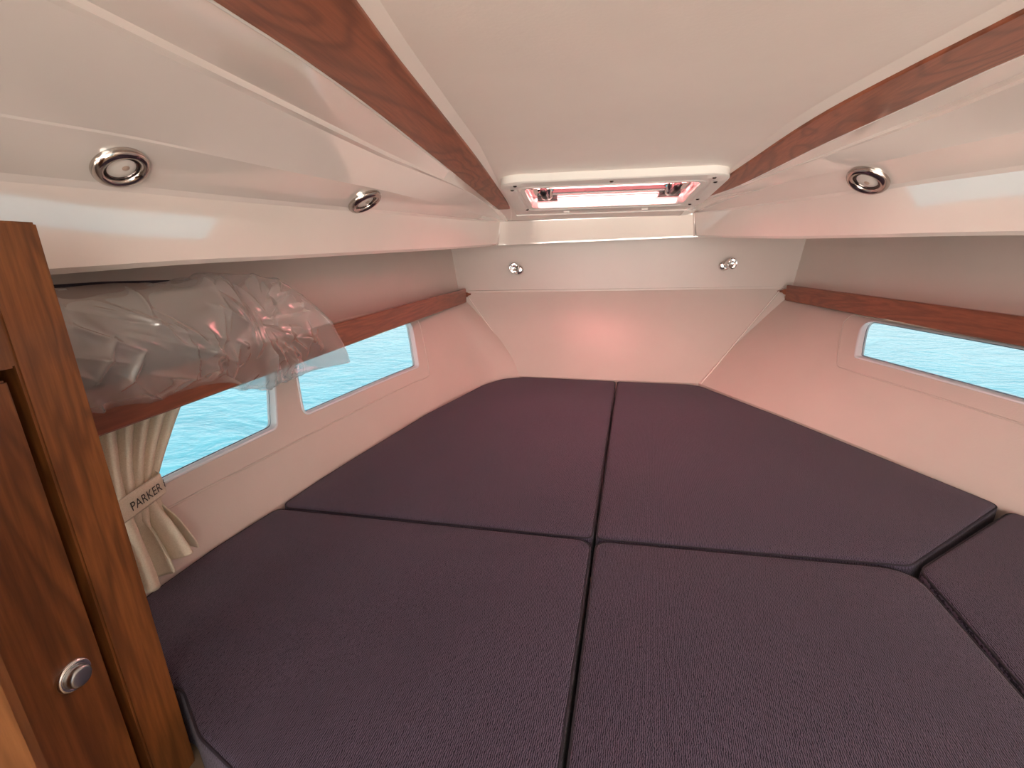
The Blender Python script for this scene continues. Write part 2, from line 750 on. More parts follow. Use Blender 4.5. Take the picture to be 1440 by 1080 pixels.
ridge(wl, [(.30, .126), (1.60, .118), (1.735, .115), (1.83, .31), (1.83, .345), (.30, .345)], -1, wall_left)
ridge(wr, [(.30, .165), (1.60, .182), (1.720, .186), (1.90, .32), (1.90, .345), (.30, .345)], 1, wall_right)

# ------------------------------------------------------------------ front bulkhead
cols = 14
front_rows = []
for (xa, ya, xb, yb, z, nm) in [(-.445, 2.185, .382, 2.105, -.2, 0), (-.445, 2.185, .382, 2.105, .0, 0), (-.775, 2.35, .768, 2.35, .399, 0), (-.775, 2.35, .768, 2.35, .408, 0),
                              (-1.0, 2.356, 1.0, 2.356, .409, 0), (-1.0, 2.356, 1.0, 2.356, .95, 0)]:
    zoff = .010 if .39 < z < .41 else 0
    front_rows.append([Vector((xa - .14 + (xb - xa + .28) * j / cols, ya + (yb - ya) * j / cols, z + zoff * j / cols)) for j in range(cols + 1)])
vs = [q for r in front_rows for q in r]
nc = cols + 1
fs = [(i * nc + j, i * nc + j + 1, (i + 1) * nc + j + 1, (i + 1) * nc + j) for i in range(len(front_rows) - 1) for j in range(cols)]
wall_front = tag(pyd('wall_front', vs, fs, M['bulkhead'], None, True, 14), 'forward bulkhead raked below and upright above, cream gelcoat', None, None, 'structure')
# sealant beads in the two corners with the hull sides
def corner_bead(fn, xs_bottom, xtop):
    pts = []
    for k in range(15):
        t = k / 14
        z = .0 + .40 * t
        pts.append(Vector((xs_bottom[0] + (xtop - xs_bottom[0]) * t, xs_bottom[1] + (2.35 - xs_bottom[1]) * t - .002, z)))
    return tube(pts, .0035, 8)


# ------------------------------------------------------------------ ceiling
zc = smo([(-.7, .872), (.5, .871), (.9, .866), (1.2, .845), (1.5, .812), (1.76, .778), (1.85, .766), (2.15, .735), (2.2, .73)])


def on_ceiling(pts, off=0.0):
    fx = smo([(p[1], p[0]) for p in pts])
    return lambda y: Vector((fx(y), y, zc(y) + off))


SLo_p = [(-.60, -.7), (-.575, .30), (-.567, .534), (-.561, .67), (-.561, .843), (-.553, 1.184), (-.508, 1.757), (-.498, 1.848), (-.505, 2.2)]
SLi_p = [(-.36, -.7), (-.40, .30), (-.422, .563), (-.436, .725), (-.447, 1.064), (-.447, 1.558), (-.452, 1.857), (-.50, 2.2)]
SRo_p = [(.60, -.7), (.545, .30), (.50, .65), (.461, .874), (.437, 1.056), (.387, 1.303), (.317, 1.642), (.236, 1.86), (.24, 2.2)]
SRi_p = [(.36, -.7), (.365, .30), (.352, .729), (.330, .901), (.297, 1.10), (.270, 1.388), (.257, 1.516), (.238, 1.751), (.225, 1.86), (.235, 2.2)]


def swap(pts):
    return [(p[0], p[1]) for p in pts]


SLo, SLi, SRo, SRi = (on_ceiling(p) for p in (SLo_p, SLi_p, SRo_p, SRi_p))
YS = frange(-.7, 2.15, 58)
bev = lin([(-.7, .022), (.5, .018), (1.2, .022), (1.5, .010), (1.7, .002), (2.2, .002)])
bevz = lin([(-.7, .010), (1.2, .010), (1.6, .002), (2.2, .001)])


def shifted(fn, s):
    def g_(y):
        p = fn(y)
        return Vector((p.x + s * bev(y), y, p.z + bevz(y)))
    return g_


BL, BR = shifted(SLi, 1), shifted(SRi, -1)


def between(a, b_, t):
    return lambda y: a(y).lerp(b_(y), t)


ccurves = [SLo, SLi, BL] + [between(BL, BR, t) for t in (.2, .4, .6, .8)] + [BR, SRi, SRo]
vs, fs = loft(ccurves, YS)
vs, fs = thick_sheet(vs, fs, len(ccurves), len(YS), lambda v_: Vector((0, 0, .03)))
ceiling = pyd('ceiling', vs, fs, M['panel'])
HX0, HX1, HY0, HY1 = -.428, .250, 1.455, 1.872     # hatch outer
AX0, AX1, AY0, AY1 = -.352, .174, 1.530, 1.800     # opening
ap = rounded([(AX0 - .01, AY0 - .01), (AX1 + .01, AY0 - .01), (AX1 + .01, AY1 + .01), (AX0 - .01, AY1 + .01)], .04, 6)
n = len(ap)
cv = [Vector((p.x, p.y, .6)) for p in ap] + [Vector((p.x, p.y, 1.1)) for p in ap]
cutter = pyd('cutter', cv, [tuple(range(n)), tuple(range(2 * n - 1, n - 1, -1))] + [(i, i + n, (i + 1) % n + n, (i + 1) % n) for i in range(n)])
cut(ceiling, [cutter])
for p in ceiling.data.polygons:
    p.use_smooth = True
ceiling.data.set_sharp_from_angle(angle=math.radians(12))
tag(ceiling, 'cream cabin ceiling panel with an opening for the roof hatch', None, None, 'structure')

C2L_p = [(-.67, -.7, .847), (-.655, .46, .845), (-.652, .62, .843), (-.651, .77, .842), (-.624, 1.089, .829), (-.585, 1.268, .813), (-.54, 1.441, .793), (-.515, 1.86, .757), (-.52, 2.15, .734)]
C3L_p = [(-.98, -.7, .735), (-.84, .2, .748), (-.795, .464, .755), (-.768, .612, .760), (-.726, .855, .759), (-.682, 1.121, .760), (-.636, 1.405, .754), (-.575, 1.80, .743), (-.533, 2.15, .7335)]
C4L_p = [(-1.08, -.7, .69), (-.92, .2, .698), (-.868, .498, .701), (-.847, .62, .703), (-.813, .812, .706), (-.774, 1.046, .711), (-.719, 1.382, .720), (-.645, 1.755, .728), (-.544, 2.15, .733)]
C5L_p = [(-1.098, -.7, .565), (-.94, .2, .577), (-.88, .533, .584), (-.85, .703, .591), (-.81, .937, .596), (-.77, 1.183, .602), (-.668, 1.733, .616), (-.560, 2.15, .631)]
C2R_p = [(.69, -.7, .866), (.615, .40, .866), (.527, .955, .861), (.507, 1.14, .850), (.458, 1.297, .832), (.385, 1.507, .806), (.25, 1.86, .757), (.27, 2.15, .738)]
C3R_p = [(.95, -.7, .76), (.76, .4, .785), (.604, 1.028, .791), (.543, 1.18, .788), (.495, 1.348, .786), (.425, 1.60, .784), (.36, 1.85, .770), (.285, 2.15, .742)]
C4R_p = [(1.05, -.7, .71), (.85, .40, .73), (.673, 1.096, .738), (.622, 1.219, .738), (.562, 1.369, .736), (.47, 1.70, .740), (.297, 2.15, .743)]
C5R_p = [(1.08, -.7, .585), (.88, .40, .60), (.705, 1.09, .612), (.653, 1.22, .6155), (.593, 1.37, .618), (.50, 1.70, .625), (.318, 2.15, .647)]


def vshift(fn, dz, dx=0):
    def g_(y):
        p = fn(y)
        return Vector((p.x + dx, p.y, p.z + dz))
    return g_


def side_panel(C1, p2, p3, p4, p5, sgn, name):
    C2, C3, C4, C5 = (curve3(p) for p in (p2, p3, p4, p5))
    fade = lin([(-.7, 1), (1.1, 1), (1.5, .25), (2.2, 0)])
    def C2b(y):
        p = C2(y)
        return Vector((p.x + sgn * .003 * fade(y), y, p.z - .008 * fade(y)))
    def C2c(y):
        p = C2(y)
        return Vector((p.x + sgn * .016 * fade(y), y, p.z - .010 * fade(y)))
    def C3b(y):
        p = C3(y)
        return Vector((p.x + sgn * .002, y, p.z - .0028 * fade(y)))
    def C4a(y):
        p, q = C4(y), C3(y)
        return p + (q - p) * .06
    def C4b(y):
        p, q = C4(y), C5(y)
        return p + (q - p) * .05
    def C5a(y):
        p, q = C5(y), C4(y)
        return p + (q - p) * .06
    def C5b(y):
        p = C5(y)
        return Vector((p.x + sgn * .008, y, p.z - .001))
    def C6(y):
        p = C5(y)
        return Vector((sgn * 1.12, min(y + .0, 2.15), p.z + .012))
    curves = [C1, C2, C2b, C2c, between(C2c, C3, .5), C3, C3b, between(C3b, C4, .5), C4a, C4b, between(C4, C5, .5), C5a, C5b, C6]
    v_, f_ = loft(curves, YS)
    o = pyd(name, v_, f_, M['liner'], ceiling, True, 13)
    return o, C3, C4


C1L = vshift(SLo, 0.0)
C1R = vshift(SRo, 0.0)
side_l, C3L, C4L = side_panel(C1L, C2L_p, C3L_p, C4L_p, C5L_p, -1, 'side_panel')
side_r, C3R, C4R = side_panel(C1R, C2R_p, C3R_p, C4R_p, C5R_p, 1, 'side_panel')
# front fascia under the hatch and soffit up to the bulkhead
fx = frange(0, 1, 13)
rows = [[Vector((-.560 + .875 * t, 2.152, .733 + .010 * t)) for t in fx],
        [Vector((-.562 + .880 * t, 2.153, .727 + .010 * t)) for t in fx],
        [Vector((-.580 + .925 * t, 2.170, .640 + .016 * t)) for t in fx],
        [Vector((-.580 + .925 * t, 2.171, .631 + .016 * t)) for t in fx],
        [Vector((-.580 + .925 * t, 2.178, .630 + .016 * t)) for t in fx],
        [Vector((-1.15 + 2.3 * t, 2.42, .640 + .016 * t)) for t in fx]]
vs = [q for r in rows for q in r]
nc = len(fx)
fs = [(i * nc + j, i * nc + j + 1, (i + 1) * nc + j + 1, (i + 1) * nc + j) for i in range(len(rows) - 1) for j in range(nc - 1)]
# close the soffit triangles at both sides
vs += [Vector((-.560, 2.15, .631)), Vector((-1.12, 2.15, .643)), Vector((-1.15, 2.42, .640)), Vector((.312, 2.15, .647)), Vector((1.12, 2.15, .659)), Vector((1.15, 2.42, .656))]
k = len(vs) - 6
fs += [(k, k + 1, k + 2), (k + 3, k + 5, k + 4)]
pyd('front_fascia', vs, fs, M['liner'], ceiling, True, 20)
# flat infill between the ceiling's front end and the fascia tops
vs = [Vector((-.56, 2.10, zc(2.10) + .004)), Vector((.34, 2.10, zc(2.10) + .004)), Vector((.34, 2.17, zc(2.15) + .012)), Vector((-.56, 2.17, zc(2.15) + .006))]
pyd('front_infill', vs, [(0, 1, 2, 3)], M['liner'], ceiling)
# unseen deck skin added to block light leaks through the liner, open above the hatch
DX, DY0, DY1_, DZ = 1.25, -.72, 2.62, .93
hx0, hx1, hy0, hy1 = HX0 - .02, HX1 + .02, HY0 - .01, HY1 + .14
vs = [Vector((x, y, DZ)) for y in (DY0, hy0, hy1, DY1_) for x in (-DX, hx0, hx1, DX)]
fs = [(j * 4 + i, j * 4 + i + 1, j * 4 + i + 5, j * 4 + i + 4) for j in range(3) for i in range(3) if not (i == 1 and j == 1)]
k = len(vs)
vs += [Vector((-DX, DY0, .42)), Vector((-DX, DY1_, .42)), Vector((DX, DY1_, .42)), Vector((DX, DY0, .42))]
fs += [(0, 12, k + 1, k), (12, 15, k + 2, k + 1), (15, 3, k + 3, k + 2)]
k = len(vs)
vs += [Vector((hx0, hy0, .83)), Vector((hx1, hy0, .83)), Vector((hx1, hy1, .745)), Vector((hx0, hy1, .745))]
fs += [(5, 6, k + 1, k), (6, 10, k + 2, k + 1), (10, 9, k + 3, k + 2), (9, 5, k, k + 3)]
pyd('leak_block_deck', vs, fs, M['white'], ceiling)
# corner beads on the fascia
for cx_, cx2, z0, z1 in ((-.559, -.544, .633, .733), (.311, .297, .650, .743)):
    v_, f_ = tube([Vector((cx_, 2.166, z0)), Vector(((cx_ + cx2) / 2, 2.157, (z0 + z1) / 2)), Vector((cx2, 2.149, z1))], .0035, 8)
    pyd('corner_bead', v_, f_, M['liner'], ceiling, True)
for p0, p1 in (((-.445, 2.183, .0), (-.775, 2.348, .405)), ((.382, 2.103, .0), (.768, 2.348, .412))):
    a, b_ = Vector(p0), Vector(p1)
    v_, f_ = tube([a.lerp(b_, t / 10) for t in range(11)], .0035, 8)
    pyd('corner_bead', v_, f_, M['liner'], wall_front, True)


# wood strips on the ceiling
def strip(name, fo, fi, y0, y1, sgn, label):
    ys = frange(y0, y1, 60)
    def prof(fa, t, dz):
        return lambda y: fo(y).lerp(fi(y), t) + Vector((0, 0, dz))
    cs = [prof(0, -.002, .004), prof(0, .0, -.004), prof(0, .012, -.006), prof(0, .25, -.0065), prof(0, .5, -.0065), prof(0, .75, -.0065), prof(0, .988, -.006), prof(0, 1.0, -.004), prof(0, 1.002, .004)]
    v_, f_ = loft(cs, ys)
    nn = len(cs)
    f_ += [tuple(range(nn)), tuple((len(ys) - 1) * nn + j for j in range(nn - 1, -1, -1))]
    o = pyd(name, v_, f_, M['mahogany'], None, True, 25)
    tag(o, label, None, None, 'structure')
    # white bead along the outer edge
    v_, f_ = tube([fo(y) + Vector((sgn * .004, 0, -.002)) for y in ys], .004, 8)
    pyd('edge_bead', v_, f_, M['white'], o, True)
    return o


strip('trim_1', SLo, SLi, -.68, 1.852, -1, 'tapering mahogany strip along the port side of the ceiling')
strip('trim_2', SRo, SRi, -.68, 1.856, 1, 'tapering mahogany strip along the starboard side of the ceiling')

# ------------------------------------------------------------------ berth base
floor = pyd('floor', *box(-1.2, 1.2, -.7, 2.4, -.25, -.115), M['base'])
tag(floor, 'plywood berth base under the cushions', None, None, 'structure')


# unseen cockpit sole, added to bounce sunlight up onto the cabin ceiling
sole = pyd('floor_cockpit_bounce', *box(-1.3, 1.3, -3.2, -.75, -.62, -.56), gelcoat('cockpit_bounce_sole', (0.34, 0.28, 0.235), 0.6, 60, 0.2))
tag(sole, 'unseen cockpit sole added behind the companionway to bounce sunlight into the cabin', None, None, 'structure')


# uprights of the wheelhouse window behind the companionway
mul = pyd('window_4', *join(*[box(x - w_, x + w_, -1.86, -1.80, -.62, 1.25) for x, w_ in ((-1.34, .06), (-.82, .05), (.18, .035), (.80, .05), (1.34, .06))], box(-1.4, 1.4, -1.86, -1.80, 1.18, 1.28)), M['white'])
tag(mul, 'white uprights of the wheelhouse window behind the companionway', None, None, 'structure')


# ------------------------------------------------------------------ cushions
def cushion(name, outline, radii, label, seed, zt=0.0, thick=.11, crown=.006):
    pts = densify(rounded(outline, radii, 6), .03)
    area = sum(pts[i - 1].x * pts[i].y - pts[i].x * pts[i - 1].y for i in range(len(pts)))
    if area < 0:
        pts = pts[::-1]
    c_ = sum(pts, Vector((0, 0))) / len(pts)
    root = empty(name, (c_.x, c_.y, zt - thick), label, 'cushion', 'berth cushions')
    n = len(pts)
    loops = []
    R_ = .012
    loops.append([(p, zt - thick) for p in pts])
    for k in range(7):
        a = PI / 2 * k / 6
        loops.append([(p, zt - R_ + R_ * math.sin(a)) for p in inset(pts, -(R_ * (1 - math.cos(a))) * -1)])
    # interior rings toward the centre
    last = [q[0] for q in loops[-1]]
    for t in (.93, .8, .6, .4, .2):
        ring = []
        for p in last:
            q = c_ + (p - c_) * t
            h = crown * (1 - t ** 4) + .0022 * noise.noise(Vector((q.x * 5 + seed, q.y * 5, seed)))
            ring.append((q, zt + h))
        loops.append(ring)
    vs = []
    off = Vector((c_.x, c_.y, zt - thick))
    for lp in loops:
        for p, z in lp:
            vs.append(Vector((p.x, p.y, z)) - off)
    fs = [(k * n + i, k * n + (i + 1) % n, (k + 1) * n + (i + 1) % n, (k + 1) * n + i) for k in range(len(loops) - 1) for i in range(n)]
    fs.append(tuple((len(loops) - 1) * n + i for i in range(n)))
    fs.append(tuple(range(n))[::-1])
    pyd('cushion_cover', vs, fs, M['fabric'], root, True, 60)
    pp = [Vector((p.x, p.y, zt - R_ * .36)) - off for p in inset(pts, R_ * .36 - .002)]
    v_, f_ = tube(pp, .0020, 6, True)
    pyd('piping', v_, f_, M['piping'], root, True)
    return root


g = .003
cushion('fore_berth_cushion', [(-.131 - g, .864 + g), (-.910, .903 + g), (-.885, 1.06), (-.853, 1.208), (-.758, 1.61), (-.62, 2.02), (-.545, 2.13), (-.44, 2.172), (.004 - g, 2.125)],
        [.02, .03, .3, .3, .3, .2, .12, .1, .02], 'navy woven berth cushion filling the port side of the bow', 1.0)
cushion('fore_berth_cushion', [(-.131 + g, .864 + g), (.004 + g, 2.125), (.33, 2.098), (.375, 2.07), (.565, 1.695), (.72, 1.352), (.828, 1.112), (.478, .848 + g)],
        [.02, .02, .06, .06, .3, .3, .03, .05], 'navy woven berth cushion filling the starboard side of the bow', 2.0)
cushion('aft_berth_cushion', [(-.131 - g, .864 - g), (-.910, .903 - g), (-.945, .738), (-.960, .60), (-.955, .432), (-.735, .430), (-.655, .372), (-.54, .325), (-.19 - g, .29)],
        [.035, .03, .2, .1, .02, .05, .1, .12, .03], 'navy woven cushion beside the wooden locker', 3.0)
cushion('aft_berth_cushion', [(-.131 + g, .864 - g), (.475, .846 - g), (.447, .579), (.43, .30), (-.19 + g, .29)],
        [.035, .06, .3, .03, .03], 'navy woven infill cushion between the locker-side cushion and the starboard seat cushion', 4.0)
cushion('seat_cushion', [(.484, .844), (.836, 1.096), (.893, .90), (.948, .60), (.975, .30), (.440, .30), (.455, .579)],
        [.05, .03, .2, .2, .03, .03, .3], 'navy woven seat cushion with an angled end against the starboard hull', 5.0)

# ------------------------------------------------------------------ shelves with fiddle rails
def shelf(fn, rail_pts, sgn, z0, z1, label):
    """rail_pts: (x, y, z_low) inner face line from aft to fore"""
    (xa, ya, za), (xb, yb, zb) = rail_pts
    root = empty('shelf', (xa, ya, za), label, 'shelf', None)
    off = Vector((xa, ya, za))
    T = .018
    H = z1 - z0
    ys = frange(ya, yb, 24)
    def P(y, dx, dz):
        t = (y - ya) / (yb - ya)
        return Vector((xa + (xb - xa) * t + sgn * dx, y, za + (zb - za) * t + dz)) - off
    e = .003
    prof = [(0, e), (e, 0), (T - e, 0), (T, e), (T, H - e), (T - e, H), (e, H), (0, H - e)]
    vs = [P(y, dx, dz) for y in ys for dx, dz in prof]
    k = len(prof)
    fs = [(i * k + j, i * k + (j + 1) % k, (i + 1) * k + (j + 1) % k, (i + 1) * k + j) for i in range(len(ys) - 1) for j in range(k)]
    fs += [tuple(range(k)), tuple((len(ys) - 1) * k + j for j in range(k - 1, -1, -1))]
    pyd('fiddle_rail', vs, fs, M['rail_wood'], root)
    # board
    vs = []
    for y in ys:
        t = (y - ya) / (yb - ya)
        z = za + (zb - za) * t + .012
        xi = xa + (xb - xa) * t + sgn * (T - .004)
        xo = fn(y, z) + sgn * .004
        if sgn * (xo - xi) < .004:
            xo = xi + sgn * .004
        vs += [Vector((xi, y, z)) - off, Vector((xo, y, z)) - off, Vector((xo, y, z + .012)) - off, Vector((xi, y, z + .012)) - off]
    fs = [(i * 4 + j, i * 4 + (j + 1) % 4, (i + 1) * 4 + (j + 1) % 4, (i + 1) * 4 + j) for i in range(len(ys) - 1) for j in range(4)]
    fs += [(0, 1, 2, 3), tuple((len(ys) - 1) * 4 + j for j in (3, 2, 1, 0))]
    pyd('shelf_board', vs, fs, M['rail_wood'], root)
    # tongue at the forward end
    q = Vector((xb, yb, zb)) - off
    v_, f_ = [], []
    for dy, h0, h1 in ((-.004, .024, .052), (.010, .028, .050), (.014, .034, .046), (.034, .036, .042)):
        v_ += [q + Vector((sgn * .002 - sgn * dy * .8, dy, h0)), q + Vector((sgn * .014 - sgn * dy * .8, dy, h0)), q + Vector((sgn * .014 - sgn * dy * .8, dy, h1)), q + Vector((sgn * .002 - sgn * dy * .8, dy, h1))]
    for i in range(3):
        f_ += [(i * 4 + j, i * 4 + (j + 1) % 4, i * 4 + 4 + (j + 1) % 4, i * 4 + 4 + j) for j in range(4)]
    f_ += [(0, 1, 2, 3), (15, 14, 13, 12)]
    pyd('rail_tongue', v_, f_, M['rail_wood'], root)
    return root


shelf(wl, ((-.868, .36, .353), (-.762, 2.320, .353)), -1, .353, .423, 'varnished shelf with a fiddle rail above the port windows')
shelf(wr, ((.985, .36, .353), (.772, 2.310, .357)), 1, .353, .423, 'varnished shelf with a fiddle rail above the starboard window')

# ------------------------------------------------------------------ downlights
def downlight(pos, normal, label, k=1.0):
    root = empty('ceiling_downlight', pos, label, 'light', 'chrome downlights in the ceiling sides')
    mt = frame_mtx((0, 0, 0), normal) @ Matrix.Scale(k, 4)
    ring = [(.0445, -.004), (.0450, .001), (.0435, .005), (.040, .0085), (.035, .0100), (.030, .0085), (.0272, .004), (.0262, -.002)]
    v_, f_ = xf(lathe(ring, 56), mt)
    pyd('chrome_ring', v_, f_, M['ring_chrome'], root, True)
    inner = [(.0272, .003), (.0250, .0045), (.0232, .003), (.0225, -.001)]
    v_, f_ = xf(lathe(inner, 48), mt)
    pyd('dark_bezel', v_, f_, M['dark_chrome'], root, True)
    lens = [(.0001, .0035), (.008, .0034), (.016, .0028), (.0228, .001)]
    v_, f_ = xf(lathe(lens, 40), mt)
    pyd('lens', v_, f_, M['lens'], root, True)
    bl = [(.0001, .0050), (.0035, .0046), (.006, .0036)]
    v_, f_ = xf(lathe(bl, 20), mt @ Matrix.Translation((.004, .004, 0)))
    pyd('bulb', v_, f_, M['bulb'], root, True)
    return root


def facet_point(C3_, C4_, y, t=.5):
    a, b_ = C3_(y), C4_(y)
    e = .02
    ty = (C4_(y + e) - C4_(y - e)).normalized()
    u = (a - b_).normalized()
    nn = ty.cross(u)
    if nn.z > 0:
        nn = -nn
    return b_.lerp(a, t) + nn.normalized() * .004, nn.normalized()


for C3_, C4_, y, t, k_, lab in ((C3L, C4L, .606, .44, .80, 'round chrome downlight in the port ceiling side, closest to the wooden locker'),
                          (C3L, C4L, 1.163, .44, 1.0, 'round chrome downlight in the port ceiling side, closest to the roof hatch'),
                          (C3R, C4R, 1.352, .44, 1.1, 'round chrome downlight in the starboard ceiling side')):
    p, nn = facet_point(C3_, C4_, y, t)
    downlight(p, nn, lab, k_)

# ------------------------------------------------------------------ reading lamps on the bulkhead
def reading_lamp(pos, yaw, label):
    root = empty('reading_lamp', pos, label, 'lamp', 'reading lamps on the bow bulkhead')
    mt = frame_mtx((0, 0, 0), (0, -1, 0), Vector((1, 0, 0)))
    base = [(.0001, .012), (.014, .012), (.022, .009), (.026, .003), (.027, -.004)]
    v_, f_ = xf(lathe(base, 36), mt)
    pyd('base', v_, f_, M['chrome'], root, True)
    stem = tube([Vector((0, .0, 0)), Vector((0, -.015, .002)), Vector((yaw * .008, -.028, .006))], .006, 12)
    pyd('stem', *stem, M['chrome'], root, True)
    hd = frame_mtx((yaw * .010, -.030, .008), (yaw * .55, -1.0, .10), Vector((1, 0, 0)))
    cup = [(.0001, -.012), (.012, -.010), (.020, .002), (.0245, .020), (.0255, .030), (.0240, .031), (.0225, .022), (.015, .012), (.0001, .009)]
    v_, f_ = xf(lathe(cup, 40), hd)
    pyd('lamp_head', v_, f_, M['chrome'], root, True)
    v_, f_ = xf(lathe([(.0001, .021), (.004, .020), (.006, .015), (.006, .009)], 20), hd)
    pyd('bulb', v_, f_, M['lens'], root, True)
    return root


reading_lamp((-.490, 2.356, .512), -.6, 'small chrome swivel reading lamp on the port half of the bow bulkhead')
reading_lamp((.500, 2.356, .517), .8, 'small chrome swivel reading lamp on the starboard half of the bow bulkhead')

# ------------------------------------------------------------------ roof hatch
hc = Vector(((HX0 + HX1) / 2, (HY0 + HY1) / 2, 0))
za, zb = zc(HY0), zc(HY1)
hc.z = (za + zb) / 2
hatch = empty('roof_hatch', hc, 'white framed roof hatch with pink tinted pane above the bow', 'hatch')
slope = (zb - za) / (HY1 - HY0)
V_ = Vector((0, 1, slope)).normalized()
Nd = Vector((0, slope, -1)).normalized()       # pointing down into the cabin
hm = Matrix((Vector((1, 0, 0)), V_, Nd)).transposed().to_4x4()
HW, HL = (HX1 - HX0) / 2, (HY1 - HY0) / 2
AWc = ((AX0 + AX1) / 2 - hc.x, (AY0 + AY1) / 2 - hc.y)
AW, AL = (AX1 - AX0) / 2, (AY1 - AY0) / 2


def rrect(hw, hl, r, c_=(0, 0), seg=8):
    return rounded([(c_[0] - hw, c_[1] - hl), (c_[0] + hw, c_[1] - hl), (c_[0] + hw, c_[1] + hl), (c_[0] - hw, c_[1] + hl)], r, seg)


def ring_stack(loops):
    """loops: list of (2-D points, depth); all equal length"""
    n_ = len(loops[0][0])
    v_ = [hm @ Vector((p.x, p.y, d)) for pts, d in loops for p in pts]
    f_ = [(k * n_ + i, k * n_ + (i + 1) % n_, (k + 1) * n_ + (i + 1) % n_, (k + 1) * n_ + i) for k in range(len(loops) - 1) for i in range(n_)]
    return v_, f_


fr_l = [(rrect(HW, HL, .075), -.006), (rrect(HW, HL, .075), .016), (rrect(HW - .004, HL - .004, .072), .019),
        (rrect(AW + .034, AL + .030, .045, AWc), .020), (rrect(AW + .030, AL + .026, .042, AWc), .017),
        (rrect(AW + .022, AL + .018, .038, AWc), .017), (rrect(AW + .018, AL + .014, .036, AWc), .020), (rrect(AW + .004, AL + .003, .030, AWc), .019)]
v_, f_ = ring_stack(fr_l)
pyd('hatch_frame', v_, f_, M['white'], hatch, True, 35)
in_l = [(rrect(AW + .004, AL + .003, .030, AWc), .019), (rrect(AW, AL, .03, AWc), .012), (rrect(AW, AL, .03, AWc), -.016), (rrect(AW - .012, AL - .010, .025, AWc), -.018)]
v_, f_ = ring_stack(in_l)
M['alu'] = simple('hatch_aluminium', (0.80, 0.74, 0.73), 0.22, 0.6)
pyd('hatch_coaming', v_, f_, M['alu'], hatch, True, 35)
pl = rrect(AW + .01, AL + .01, .03, AWc)
pyd('pane', [hm @ Vector((p.x, p.y, -.020)) for p in pl] + [hm @ Vector((p.x, p.y, -.030)) for p in pl],
    [tuple(range(len(pl))), tuple(range(2 * len(pl) - 1, len(pl) - 1, -1))] + [(i, (i + 1) % len(pl), (i + 1) % len(pl) + len(pl), i + len(pl)) for i in range(len(pl))], M['acrylic'], hatch)
# cross bar of the blind
v_, f_ = box(AWc[0] - AW + .02, AWc[0] + AW - .02, AWc[1] + .02, AWc[1] + .034, -.018, -.006)
pyd('cross_bar', [hm @ q for q in v_], f_, M['black'], hatch)
v_, f_ = box(AWc[0] - AW + .02, AWc[0] + AW - .02, AWc[1] + .036, AWc[1] + .060, -.018, -.004)
pyd('cross_rail', [hm @ q for q in v_], f_, M['alu'], hatch)
# two latch handles
for s in (-1, 1):
    cx_ = AWc[0] + s * (AW - .055)
    cy_ = AWc[1] + AL * .25
    v_, f_ = xf(lathe([(.0001, .026), (.014, .026), (.020, .020), (.023, .006), (.030, .0), (.030, -.006)], 28), Matrix.Translation((cx_, cy_, -.014)))
    hd = pyd('latch', [hm @ q for q in v_], f_, M['chrome'], hatch, True)
    bx_ = [Vector((cx_, cy_, .004)), Vector((cx_ + s * .004, cy_ - .03, .008)), Vector((cx_ + s * .006, cy_ - .065, .008)), Vector((cx_ + s * .004, cy_ - .095, .004))]
    v_, f_ = tube(bx_, .012, 10)
    pyd('lever', [hm @ q for q in v_], f_, M['black'], hd, True)
    v_, f_ = box(cx_ - .035, cx_ + .035, cy_ + .02, cy_ + .055, -.018, .006)
    pyd('latch_block', [hm @ q for q in v_], f_, M['black'], hatch)
    v_, f_ = box(cx_ + s * .034 - .008, cx_ + s * .034 + .008, cy_ - .08, cy_ + .03, -.018, -.004)
    pyd('stay_arm', [hm @ q for q in v_], f_, M['chrome'], hatch)
# screws
for sx, sy in ((-.29, -.175), (-.305, -.13), (.0, -.183), (.29, -.175), (.305, -.13), (-.29, .15), (.295, .15), (.305, .08)):
    v_, f_ = xf(lathe([(.0001, .0035), (.004, .003), (.006, .001), (.006, -.002)], 14), Matrix.Translation((sx, sy, .0195)))
    pyd('screw', [hm @ q for q in v_], f_, M['dark_chrome'], hatch, True)
# two small catches on the forward edge
for sx in (-.145, .145):
    v_, f_ = box(sx - .014, sx + .014, HL - .012, HL + .010, .004, .024)
    o_ = pyd('edge_catch', [hm @ q for q in v_], f_, M['white'], hatch)
    bm_ = bmesh.new(); bm_.from_mesh(o_.data)
    bmesh.ops.bevel(bm_, geom=bm_.edges[:], offset=.004, segments=2, affect='EDGES')
    bm_.to_mesh(o_.data); bm_.free()
# blind holes / studs beside the hatch
for sx, sy in ((-.235, HL + .035), (.235, HL + .03)):
    P = Vector((hc.x + sx, hc.y + sy, zc(hc.y + sy)))
    root = empty('blind_stud', P, 'small dark stud in the ceiling forward of the roof hatch, by its %s corner' % ('port' if sx < 0 else 'starboard'), 'stud', 'studs forward of the hatch')
    v_, f_ = xf(lathe([(.0001, .004), (.003, .0035), (.005, .001), (.005, -.003)], 14), hm)
    pyd('stud_head', v_, f_, M['dark_chrome'], root, True)

# ------------------------------------------------------------------ locker on the port side
LX = -.72
lock = empty('locker', (LX - .05, -.1, -.115), 'varnished teak locker with a flush door and push-button catch beside the berth', 'locker')
lo = lock.location
def rel(vf):
    return [q - lo for q in vf[0]], vf[1]
DY1, DZ1 = .347, .490      # door forward and upper edges
GAP = .010
T = .055
